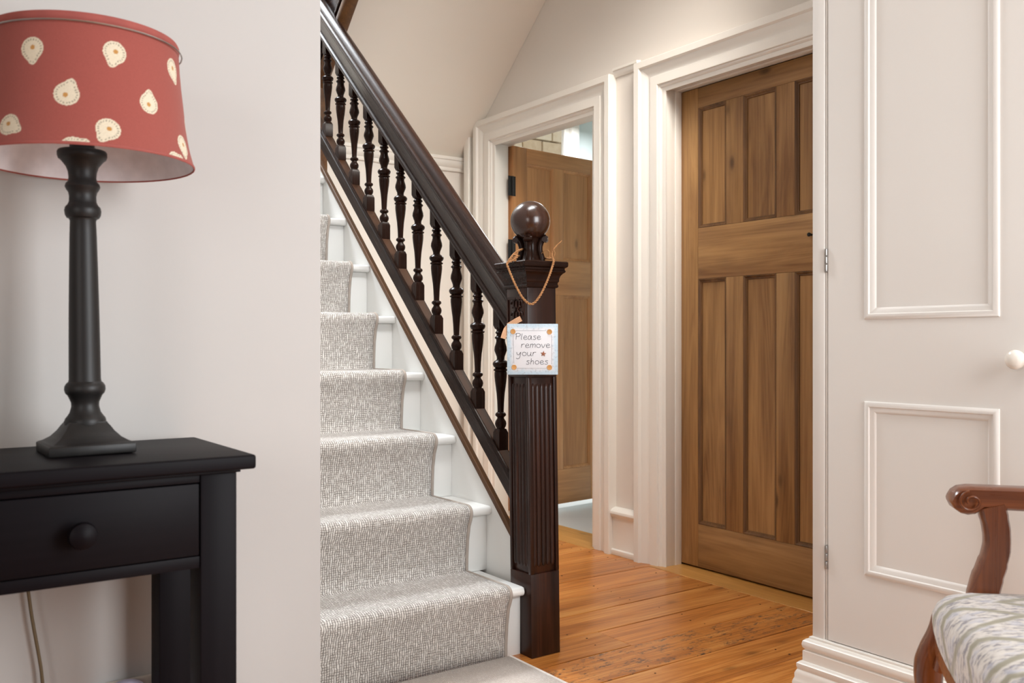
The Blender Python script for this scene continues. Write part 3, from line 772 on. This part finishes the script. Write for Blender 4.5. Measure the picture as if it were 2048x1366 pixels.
twist([at(1018, 521, 2.70), at(1028, 508, 2.72), at(1040, 500, 2.74), at(1052, 497, 2.79)])
twist([at(1014, 525, 2.69), at(1025, 521, 2.70), at(1034, 514, 2.71), at(1030, 509, 2.72)])
tw.build('cord', 'twine', sg, smooth=60)
fr_ = B()
fr_.tube(catmull([at(1106, 517, 2.715), at(1104, 506, 2.72), at(1112, 493, 2.72), at(1124, 481, 2.72)], 6), [.0016]*18+[.0008], 5)
fr_.tube(catmull([at(1098, 518, 2.72), at(1100, 508, 2.72), at(1096, 501, 2.72), at(1088, 502, 2.73), at(1083, 507, 2.74)], 6), .0012, 5)
fr_.tube(catmull([at(1106, 517, 2.715), at(1110, 506, 2.715), at(1107, 498, 2.72), at(1117, 486, 2.72)], 6), .0009, 5)
fr_.build('cord_end', 'twine', sg, smooth=60)
for o in list(sg.children):
    if o.name.startswith('cord'): o.matrix_parent_inverse = (Matrix.Translation(sc_) @ Matrix.Rotation(-math.radians(35.11), 4, 'Z')).inverted()
def ribbon_tail(pts, wd):
    P = [Vector(p) for p in pts]; me = bpy.data.meshes.new('ribbon')
    vs = []; n = len(P)
    for i, p in enumerate(P):
        t = (P[min(i+1, n-1)]-P[max(i-1, 0)]).normalized(); f_ = Vector((.5752, .818, 0)); s2 = t.cross(f_).normalized()*wd/2
        vs += [p+s2, p-s2]
    me.from_pydata([tuple(v) for v in vs], [], [(2*i, 2*i+1, 2*i+3, 2*i+2) for i in range(n-1)])
    ul = me.uv_layers.new(name='UVMap')
    for lp in me.loops: ul.data[lp.index].uv = (lp.vertex_index//2/n, lp.vertex_index % 2)
    me.materials.append(M['ribbon']); o = bpy.data.objects.new('ribbon', me); C.objects.link(o); o.parent = sg
    o.matrix_parent_inverse = (Matrix.Translation(sc_) @ Matrix.Rotation(-math.radians(35.11), 4, 'Z')).inverted()
    md = o.modifiers.new('t', 'SOLIDIFY'); md.thickness = .0006
ribbon_tail([at(1016, 652, 2.668), at(1024, 647, 2.664), at(1034, 641, 2.66), at(1042, 637, 2.658)], .016)
ribbon_tail([at(1018, 652, 2.668), at(1012, 659, 2.665), at(1009, 667, 2.664), at(1006, 677, 2.664)], .015)

# ------------------------------------------------------------------ built-in cupboard (right)
XC, YC = 2.002, 1.498
cu = tag(empty('built_in_cupboard', (XC, YC, 0)), 'tall cream built-in cupboard with panelled doors behind the armchair', 'cupboard')
def cbx(name, b_, mat='cup', bevel=.002, parent=cu):
    o = box(name, b_, mat, None, bevel); o.parent = parent; o.matrix_parent_inverse = Matrix.Translation((-XC, -YC, 0)); return o
ZD0 = .172
cbx('carcass', (XC+.012, XC+.55, -.05, YC-.004, .0, 2.80))
cbx('face_frame', (XC, XC+.02, 1.462, YC, .165, 2.79))
cbx('face_frame_bead', (XC+.003, XC+.02, 1.455, 1.4605, .165, 2.79), bevel=.001)
cbx('face_frame', (XC, XC+.02, -.05, .38, .165, 2.79))
cbx('top_rail', (XC, XC+.02, .38, 1.455, 2.30, 2.79))
def cdoor(y1, y0, knob_y, hinge_y):
    cen = [(.402, .828), (1.03*.93/.93*1.0, 2.16)]
    o = empty('cupboard_door'); o.parent = cu; o.matrix_parent_inverse = Matrix.Translation((-XC, -YC, 0))
    def cb2(name, b_, mat='cup', bevel=.0018): 
        q = box(name, b_, mat, None, bevel); q.parent = o; return q
    lay = [(.358, .784), (.984, 2.19)]
    ya, yb = y1-.106, y1-.434
    cb2('door_stile', (XC+.001, XC+.02, y1-.0015, ya, ZD0, 2.297), bevel=0)
    cb2('door_stile', (XC+.001, XC+.02, yb, y0+.0015, ZD0, 2.297), bevel=0)
    for za, zb in ((ZD0, lay[0][0]), (lay[0][1], lay[1][0]), (lay[1][1], 2.297)):
        cb2('door_rail', (XC+.001, XC+.02, ya, yb, za, zb), bevel=0)
    for za, zb in lay:
        cb2('door_panel', (XC+.006, XC+.012, ya, yb, za, zb), bevel=0)
        pf = [(0, .0), (.0, -.002), (.003, -.0045), (.008, -.0055), (.0125, -.0045), (.0145, -.0015), (.017, -.001), (.023, .001), (.028, .004), (.029, .006)]
        rings = []
        for sy, sz_ in ((0, 0), (1, 0), (1, 1), (0, 1), (0, 0)):
            rings.append([(XC+.001+d, (ya-t if not sy else yb+t), (za+t if not sz_ else zb-t)) for t, d in pf])
        q = B().loft(rings, caps=False).build('panel_moulding', 'cup', o, smooth=40)
    k_ = B().lathe([(.008, 0), (.008, .010), (.010, .014), (.0165, .019), (.0205, .026), (.0205, .032), (.017, .038), (.009, .041), (.001, .042)], seg=28).build('knob', 'knobw', o, loc=(XC+.001, knob_y, .892), rot=(0, -PI/2, 0))
    for z in (1.136, .381):
        h_ = B()
        h_.box(XC-.002, XC+.004, hinge_y-.004, hinge_y+.004, z-.030, z+.030)
        for j in range(3): h_.lathe([(.0032, z-.028+.02*j), (.0032, z-.028+.02*j+.0175)], c=(XC-.003, hinge_y, 0), seg=10)
        h_.build('hinge', 'steel', o, .0004)
    return o
cdoor(1.4525, .93, .972, 1.4545)
cdoor(.9275, .385, .905, .384)
cbx('door_backing_board', (XC+.021, XC+.03, .38, 1.46, .17, 2.3), 'cup', 0)  # board behind the doors, in plain cupboard paint
pp = [(-.06, 0), (.046, 0), (.046, .018), (.040, .024), (.036, .026), (.036, .050), (.034, .056), (.0315, .062), (.032, .072), (.029, .079), (.0265, .083), (.0285, .090), (.0285, .098), (.023, .1035), (.0175, .105), (.0175, .131),
      (.0125, .134), (.0175, .139), (.0195, .147), (.0175, .156), (.012, .161), (.006, .1625), (.006, .1675), (0, .1695), (-.06, .1695)]
B0 = B().loft([[(XC-d, -.05, z) for d, z in pp], [(XC-d, YC+d, z) for d, z in pp], [(XC+.55, YC+d, z) for d, z in pp]], caps=False)
o = B0.build('plinth_moulding', 'trim', None, smooth=35); o.parent = cu; o.matrix_parent_inverse = Matrix.Translation((-XC, -YC, 0))

# ------------------------------------------------------------------ side table
tb = tag(empty('side_table', (.24, 1.51, 0)), 'black painted side table with one drawer, under the lamp', 'table')
def tpart(b, name, mat, bevel=.002, parent=tb, seg=2):
    o = b.build(name, mat, None, bevel, seg); o.parent = parent; o.matrix_parent_inverse = Matrix.Translation((-.24, -1.51, 0)); return o
tpart(B().box(.0, .482, 1.354, 1.668, .7385, .760), 'tabletop', 'blackwood', .004, seg=3)
tpart(B().box(.018, .462, 1.366, 1.662, .734, .7385), 'top_moulding', 'blackwood', .001)
for xa in (.024, .404):
    for ya in (1.372, 1.604):
        tpart(B().box(xa, xa+.054, ya, ya+.054, 0, .734), 'leg', 'blackwoodz', .002)
tpart(B().box(.078, .404, 1.375, 1.395, .722, .7335), 'front_rail', 'blackwood', .001)
tpart(B().box(.078, .404, 1.375, 1.395, .596, .6135), 'front_rail', 'blackwood', .001)
tpart(B().box(.078, .404, 1.640, 1.655, .596, .734), 'back_apron', 'blackwood', .001)
for xa in (.030, .437): tpart(B().box(xa, xa+.015, 1.426, 1.604, .596, .734), 'side_apron', 'blackwood', .001)
dr = tpart(B().box(.0795, .4025, 1.3735, 1.393, .6150, .7205), 'drawer_front', 'blackwood', .0015)
kb = B().lathe([(.009, 0), (.008, .006), (.010, .010), (.0165, .016), (.0190, .023), (.0175, .029), (.011, .033), (.001, .0345)], seg=28).build('knob', 'blackwood', None, loc=(.2405, 1.3735, .667), rot=(PI/2, 0, 0))
kb.parent = dr
tpart(B().box(.08, .40, 1.393, 1.63, .620, .626).box(.08, .09, 1.393, 1.63, .62, .71).box(.392, .402, 1.393, 1.63, .62, .71), 'drawer_box', 'blackwoodz', 0)

# ------------------------------------------------------------------ table lamp
LX, LY, LZ = .278, 1.537, .7605
lp = tag(empty('table_lamp', (LX, LY, LZ)), 'charcoal turned wooden table lamp with waisted pink drop-print shade', 'lamp')
lp.rotation_euler = (-.575*.012, -.818*.012, 0)
bs = [(.0595, 0), (.0605, .002), (.0605, .0145), (.0585, .0155), (.053, .0175), (.043, .024), (.035, .033), (.030, .041), (.0265, .0455), (.0265, .047)]
B().loft([[(sx*w_, sy*w_, z) for sx, sy in ((-1, -1), (1, -1), (1, 1), (-1, 1))] for w_, z in bs]).build('lamp_base', 'lampwood', lp, .001, smooth=40)
def lz(v): return CAMH+(683-v)/F*1.4165-LZ
def lr(hw): return hw/F*1.4165
col = [(863, 32), (858, 35), (850, 38), (842, 38.5), (836, 37), (831, 33), (824, 28.5), (812, 25.5), (804, 26), (797, 29), (790, 32), (786, 36), (779, 38), (772, 37.5), (766, 34), (763, 30.5), (758, 29.5), (700, 29), (620, 28), (540, 26.5), (470, 25), (442, 24), (438, 26), (436, 30),
       (430, 33), (422, 34), (415, 32.5), (410, 28), (404, 25.5), (393, 25), (385, 26.5), (380, 30), (374, 32.5), (368, 31), (364, 27), (356, 25.5), (345, 26.5), (334, 30), (326, 36), (321, 40), (318, 44), (312, 46), (305, 46), (302, 44), (301, 20)]
B().lathe([(lr(h_), lz(v)) for v, h_ in col], seg=48).build('lamp_column', 'lampwood', lp, smooth=35)
B().lathe([(.016, lz(302)), (.018, lz(300)), (.018, lz(290)), (.014, lz(288)), (.014, lz(250)), (.010, lz(248))], seg=24).build('lamp_socket', 'blackplastic', lp)
ZB, ZT = 1.205-LZ, 1.392-LZ
def srad(s_):
    P = [(0, .1560), (.06, .1530), (.14, .1492), (.25, .1455), (.38, .1425), (.52, .1402), (.66, .1375), (.8, .1355), (1, .1340)]
    for (a, ra), (b_, rb2) in zip(P[:-1], P[1:]):
        if s_ <= b_:
            t = (s_-a)/(b_-a); return ra+(rb2-ra)*t
    return P[-1][1]
DR = [(-130.4, 1.3395, 175, 1), (-84.6, 1.3427, 195, 1), (-38.5, 1.3461, 160, 1), (-110.6, 1.2758, 20, 1), (-64.6, 1.2786, 5, .92), (-141.5, 1.2325, 118, .92), (-90.0, 1.2290, 150+60, .95), (-36.9, 1.2304, 190, .95), (-107, 1.1995, 60, .9), (-50, 1.1995, 60, .9),
      (-165, 1.28, 30, 1), (-180, 1.345, 160, 1), (-15, 1.27, 30, 1), (5, 1.34, 190, 1)]
DR += [(a+180, z, t, k) for a, z, t, k in DR[:10]]
def drop_col(a, z):
    """print colour at angle a (deg) and world height z"""
    bg_ = (.33, .075, .058); cr = (.74, .66, .50); gd = (.52, .26, .07); dt = (.34, .30, .22)
    for da, dz, tilt, k in DR:
        dx = ((a-da+180) % 360-180)*PI/180*.138; dzz = z-dz
        if abs(dx) > .03 or abs(dzz) > .03: continue
        t = math.radians(tilt); x = (dx*math.cos(t)-dzz*math.sin(t))/k; y_ = (dx*math.sin(t)+dzz*math.cos(t))/k
        # teardrop: round body at y<0, point towards +y
        ang = math.atan2(x, -y_); r = math.hypot(x, y_)
        pointy = (math.cos(ang)+1)/2           # 1 at the round end, 0 at the tip
        R = .0158+.0072*math.exp(-((PI-abs(ang))/.38)**2)+.0010*pointy
        if r > R: continue
        if math.hypot(x+.001, y_+.002) < .0034: return gd
        rim = R-r
        if .0022 < rim < .0046 and (ang*9/PI*1.2) % 1 < .5: return dt
        return cr
    return bg_
NA, NZ = 840, 190
vs = []; cols = []
for i in range(NZ+1):
    s_ = i/NZ; z = ZB+(ZT-ZB)*s_; r = srad(s_)
    for k in range(NA):
        a = 2*PI*k/NA-PI; vs.append((r*math.cos(a), r*math.sin(a), z)); cols.append(drop_col(math.degrees(a), z+LZ))
fs = [(i*NA+k, i*NA+(k+1) % NA, (i+1)*NA+(k+1) % NA, (i+1)*NA+k) for i in range(NZ) for k in range(NA)]
me = bpy.data.meshes.new('lamp_shade'); me.from_pydata(vs, [], fs); me.update()
ca = me.color_attributes.new('print', 'FLOAT_COLOR', 'POINT'); flat = []
for c in cols: flat += [c[0], c[1], c[2], 1]
ca.data.foreach_set('color', flat)
me.polygons.foreach_set('use_smooth', [True]*len(me.polygons)); me.materials.append(M['shade'])
so = bpy.data.objects.new('lamp_shade', me); C.objects.link(so); so.parent = lp; so.location = (.006, -.006, -.002)
n_ = 72
lin = B()
lv = []
for i in range(13):
    s_ = i/12; r = srad(s_)-.0016; lv.append([(r*math.cos(2*PI*k/n_), r*math.sin(2*PI*k/n_), ZB+(ZT-ZB)*s_) for k in range(n_)])
lin.loft(lv, caps=False); lin.build('shade_lining', 'lining', so, smooth=60)
def ring(r, z, t, hh): 
    rr = []
    for a, b_ in ((-t, 0), (-t, hh*.7), (0, hh), (t, hh*.7), (t, 0), (0, -.001)):
        rr.append((r+a, z+b_))
    return B().loft([[(q*math.cos(2*PI*k/n_), q*math.sin(2*PI*k/n_), zz) for q, zz in rr] for k in range(n_+1)], caps=False)
ring(srad(1)-.0002, ZT-.007, .0014, .0095).build('shade_trim', 'shadetrim', so, smooth=60)
ring(srad(0)-.0004, ZB-.001, .0013, .0035).build('shade_trim', 'shadetrim', so, smooth=60)
wf = B()
wf.tube([(.139*math.cos(2*PI*k/48), .139*math.sin(2*PI*k/48), ZT-.012) for k in range(49)], .0012, 6)
for q in range(3):
    a = q*2*PI/3+.4; wf.tube([(.012*math.cos(a), .012*math.sin(a), lz(262)), (.134*math.cos(a), .134*math.sin(a), ZT-.014)], .0012, 6)
wf.lathe([(.02, lz(264)), (.02, lz(260))], seg=20)
wf.build('shade_frame', 'steel', so, smooth=50)
cordp = catmull([(.287, 1.602, .764), (.296, 1.660, .7635), (.296, 1.680, .755), (.280, 1.683, .70), (.235, 1.683, .63), (.214, 1.684, .575), (.218, 1.684, .50), (.232, 1.684, .40), (.245, 1.684, .30), (.30, 1.682, .20), (.35, 1.682, .25)], 8)
cordp = [Vector((.284, 1.592, .766))]+cordp
fx = B().tube([p-Vector((LX, LY, LZ)) for p in cordp], .0028, 8).build('flex', 'flex', lp, smooth=60)

# wall socket with lilac plug adapter
so2 = tag(empty('wall_socket', (.385, 1.70, .30)), 'white double wall socket low on the wall under the table', 'socket')
B().box(-.073, .073, -.009, -.0005, -.043, .043).build('socket_plate', 'plastic', so2, .003)
B().box(.020, .040, -.0125, -.0085, .012, .022).build('switch', 'plastic', so2, .001)
ad = tag(empty('plug_adapter', (.368, 1.690, .313)), 'lilac plug adapter pushed into the wall socket', 'plug')
B().loft([[(.038*kx*math.cos(t), -dy, .040*kx*math.sin(t)*.86) for t in [2*PI*q/32 for q in range(32)]] for kx, dy in ((.92, .0), (1, .008), (1, .024), (.94, .034), (.80, .038))]).build('adapter_body', 'lilac', ad, smooth=50)
B().box(.044, .060, -.012, -.0, .026, .030).box(.050, .066, -.014, -.0, .032, .035).build('cable_clip', 'blackplastic', ad, .001)

# ------------------------------------------------------------------ armchair (front right corner of the picture)
aL, dL = .744, 1.634
ox, oy = aL*.818+dL*.5752, -aL*.5752+dL*.818
ch = tag(empty('armchair', (ox, oy, 0), (0, 0, math.radians(-47.1))), 'mahogany open armchair with flame-stitch fabric seat, in front of the cupboard', 'armchair')
WD, DP = .56, .43       # width along -y, depth along +x
def outline(inset, n=96):
    """seat outline, counter-clockwise, rounded with a bowed front"""
    pts = []
    cx, cy = DP/2-.008, -WD/2; hx, hy = DP/2+.014-inset, WD/2+.012-inset
    for k in range(n):
        a = 2*PI*k/n; c_, s_ = math.cos(a), math.sin(a)
        e_ = 2/7.0
        x = cx+hx*math.copysign(abs(c_)**e_, c_); y_ = cy+hy*math.copysign(abs(s_)**e_, s_)
        if c_ < 0: x += (.004+.006*(1-((y_-cy)/hy)**2))*min(1, -c_*1.4)
        pts.append((x, y_))
    return pts
def zbot(x, y_):
    t = (y_+WD/2)/(WD/2)            # -1 near side, +1 far side
    front = max(0, min(1, (.12-x)/.10))
    zf = .385+.056*abs(t)**1.6
    return zf*front+(.425)*(1-front)
rings = []
for inset, z in ((.20, .5035), (.14, .503), (.09, .501), (.055, .498), (.032, .494), (.016, .487), (.006, .476), (.0, .460), (.0, .445)):
    rings.append([(x, y_, z) for x, y_ in outline(inset)])
for f_ in (.5, 1.0):
    o_ = outline(.001 if f_ < 1 else .004); rings.append([(x, y_, .445+(min(zbot(x, y_), .443)-.445)*f_) for x, y_ in o_])
rings.append([(x, y_, min(zbot(x, y_), .443)) for x, y_ in outline(.03)])
B().loft(rings).build('seat', 'seatfab', ch, smooth=60)
# piping-like brown show-wood rail below the fabric
o1 = outline(.0035); o2 = outline(.020)
rl = [[(x, y_, min(zbot(x, y_), .443)+.002) for x, y_ in o1], [(x, y_, min(zbot(x, y_), .443)-.024) for x, y_ in o1], [(x, y_, min(zbot(x, y_), .443)-.028) for x, y_ in o2], [(x, y_, min(zbot(x, y_), .443)+.002) for x, y_ in o2]]
B().loft(rl, caps=False).build('seat_rail', 'mahog', ch, smooth=50)
def cabriole(x0, y0, sx, sy, name='leg'):
    path = [(.022, .020, .450, .020), (.020, .018, .425, .024), (.010, .012, .395, .0255), (.002, .004, .365, .0255), (-.001, .002, .335, .0235), (.001, .003, .29, .0205), (.008, .010, .22, .0165), (.018, .018, .14, .0135), (.024, .022, .07, .0125), (.018, .018, .03, .015), (.008, .010, .012, .018), (.006, .008, .0, .017)]
    rr = [p[3] for p in path]
    pts = [Vector((x0+sx*p[0], y0+sy*p[1], p[2])) for p in path]
    P = catmull(pts, 4); R4 = []
    for i in range(len(path)-1):
        for k in range(4): R4.append(rr[i]+(rr[i+1]-rr[i])*k/4)
    R4.append(rr[-1])
    b = B()
    ringz = []
    for p, r in zip(P, R4):
        ringz.append([(p.x+r*math.copysign(abs(math.cos(a))**.75, math.cos(a)), p.y+r*math.copysign(abs(math.sin(a))**.75, math.sin(a)), max(p.z, 0)) for a in [2*PI*q/20 for q in range(20)]])
    b.loft(ringz)
    # ear brackets
    b.tube(catmull([(x0+sx*.012, y0+sy*.03, .36), (x0+sx*.014, y0+sy*.05, .395), (x0+sx*.015, y0+sy*.085, .415)], 5), [.012-.0006*i for i in range(11)], 10)
    return b.build(name, 'mahogz', ch, smooth=60)
cabriole(-.004, 0, 1, -1); cabriole(-.004, -WD, 1, 1)
for y_ in (-.045, -WD+.045):
    b = B().loft([[(x+sx*r, y_+sy*r, z) for sx, sy in ((-1, -1), (1, -1), (1, 1), (-1, 1))] for x, z, r in ((DP+.035, 0, .014), (DP-.002, .2, .017), (DP-.012, .42, .019), (DP+.0, .60, .018), (DP+.04, .80, .016), (DP+.065, .93, .014))])
    b.build('leg', 'mahogz', ch, .004, smooth=60)
B().loft([[(DP+.060, y_, .90), (DP+.082, y_, .90), (DP+.090, y_, .955+.02*math.cos((y_+WD/2)/WD*PI)), (DP+.066, y_, .96+.02*math.cos((y_+WD/2)/WD*PI))] for y_ in [-.03-(WD-.06)*k/12 for k in range(13)]]).build('top_rail', 'mahog', ch, .003, smooth=50)
B().loft([[(DP+a, y_, z) for a, z in ((.0, .55), (.04, .88), (.062, .88), (.03, .55))] for y_ in (-.068, -WD/2, -WD+.068)]).build('backrest', 'seatfab', ch, .008, smooth=60)
def arm(yc, side):
    # rail with scrolled hand-grip
    top = [(DP+.015, .690), (.36, .680), (.25, .676), (.15, .675), (.085, .6765), (.060, .677)]
    for k in range(1, 9):
        a = PI/2+k*PI/8*1.12; top.append((.056+.0285*math.cos(a), .6530+.0240*math.sin(a)))
    poly = top+[(.0735, .6355), (.080, .640), (.10, .6385), (.15, .637), (.25, .638), (.36, .642), (DP+.015, .652)]
    def ysh(x): return yc+side*.030*math.sin(max(0, min(1, x/DP))*PI)*.6
    n = len(poly)
    tz = .025
    rings = []
    for w_, inset in ((-tz, .004), (-tz+.005, 0), (tz-.005, 0), (tz, .004)):
        cx = sum(p[0] for p in poly)/n; cz = sum(p[1] for p in poly)/n
        ring_ = []
        for i, (x, z) in enumerate(poly):
            zz = z+(.004 if z < .6565 else -.004)*(inset > 0); ring_.append((x, ysh(x)+w_, zz))
        rings.append(ring_)
    ao = B().loft(rings).build('arm', 'mahog', ch, smooth=45)
    sp_ = B()
    for w_ in (-tz-.0005, tz+.0005):
        P = [(.057+(.0205-.0145*t)*math.cos(PI*.55+t*PI*2.6), yc+w_, .6535+(.0185-.013*t)*math.sin(PI*.55+t*PI*2.6)) for t in [q/40 for q in range(41)]]
        sp_.tube(P, .0022, 6)
    sp_.build('scroll', 'mahogz', ao, smooth=60)
    P = [(.094, .645, .0215), (.100, .620, .0205), (.1035, .595, .020), (.1030, .570, .0205), (.097, .545, .022), (.089, .520, .0235), (.082, .49, .0245), (.078, .445, .0245)]
    C2 = catmull([(x, 0, z) for x, z, r in P], 4); ringz = []
    for i, p in enumerate(C2):
        r = P[min(i//4, 7)][2]; t = (C2[min(i+1, len(C2)-1)]-C2[max(i-1, 0)]).normalized(); nx, nz = -t.z, t.x
        hy = .019
        ringz.append([(p.x+nx*r*a, yc+hy*b_, p.z+nz*r*a) for a, b_ in ((-1, -.6), (-.8, -1), (.8, -1), (1, -.6), (1, .6), (.8, 1), (-.8, 1), (-1, .6))])
    B().loft(ringz).build('arm_support', 'mahogz', ch, smooth=50)
arm(-.012, 1); arm(-WD+.012, -1)
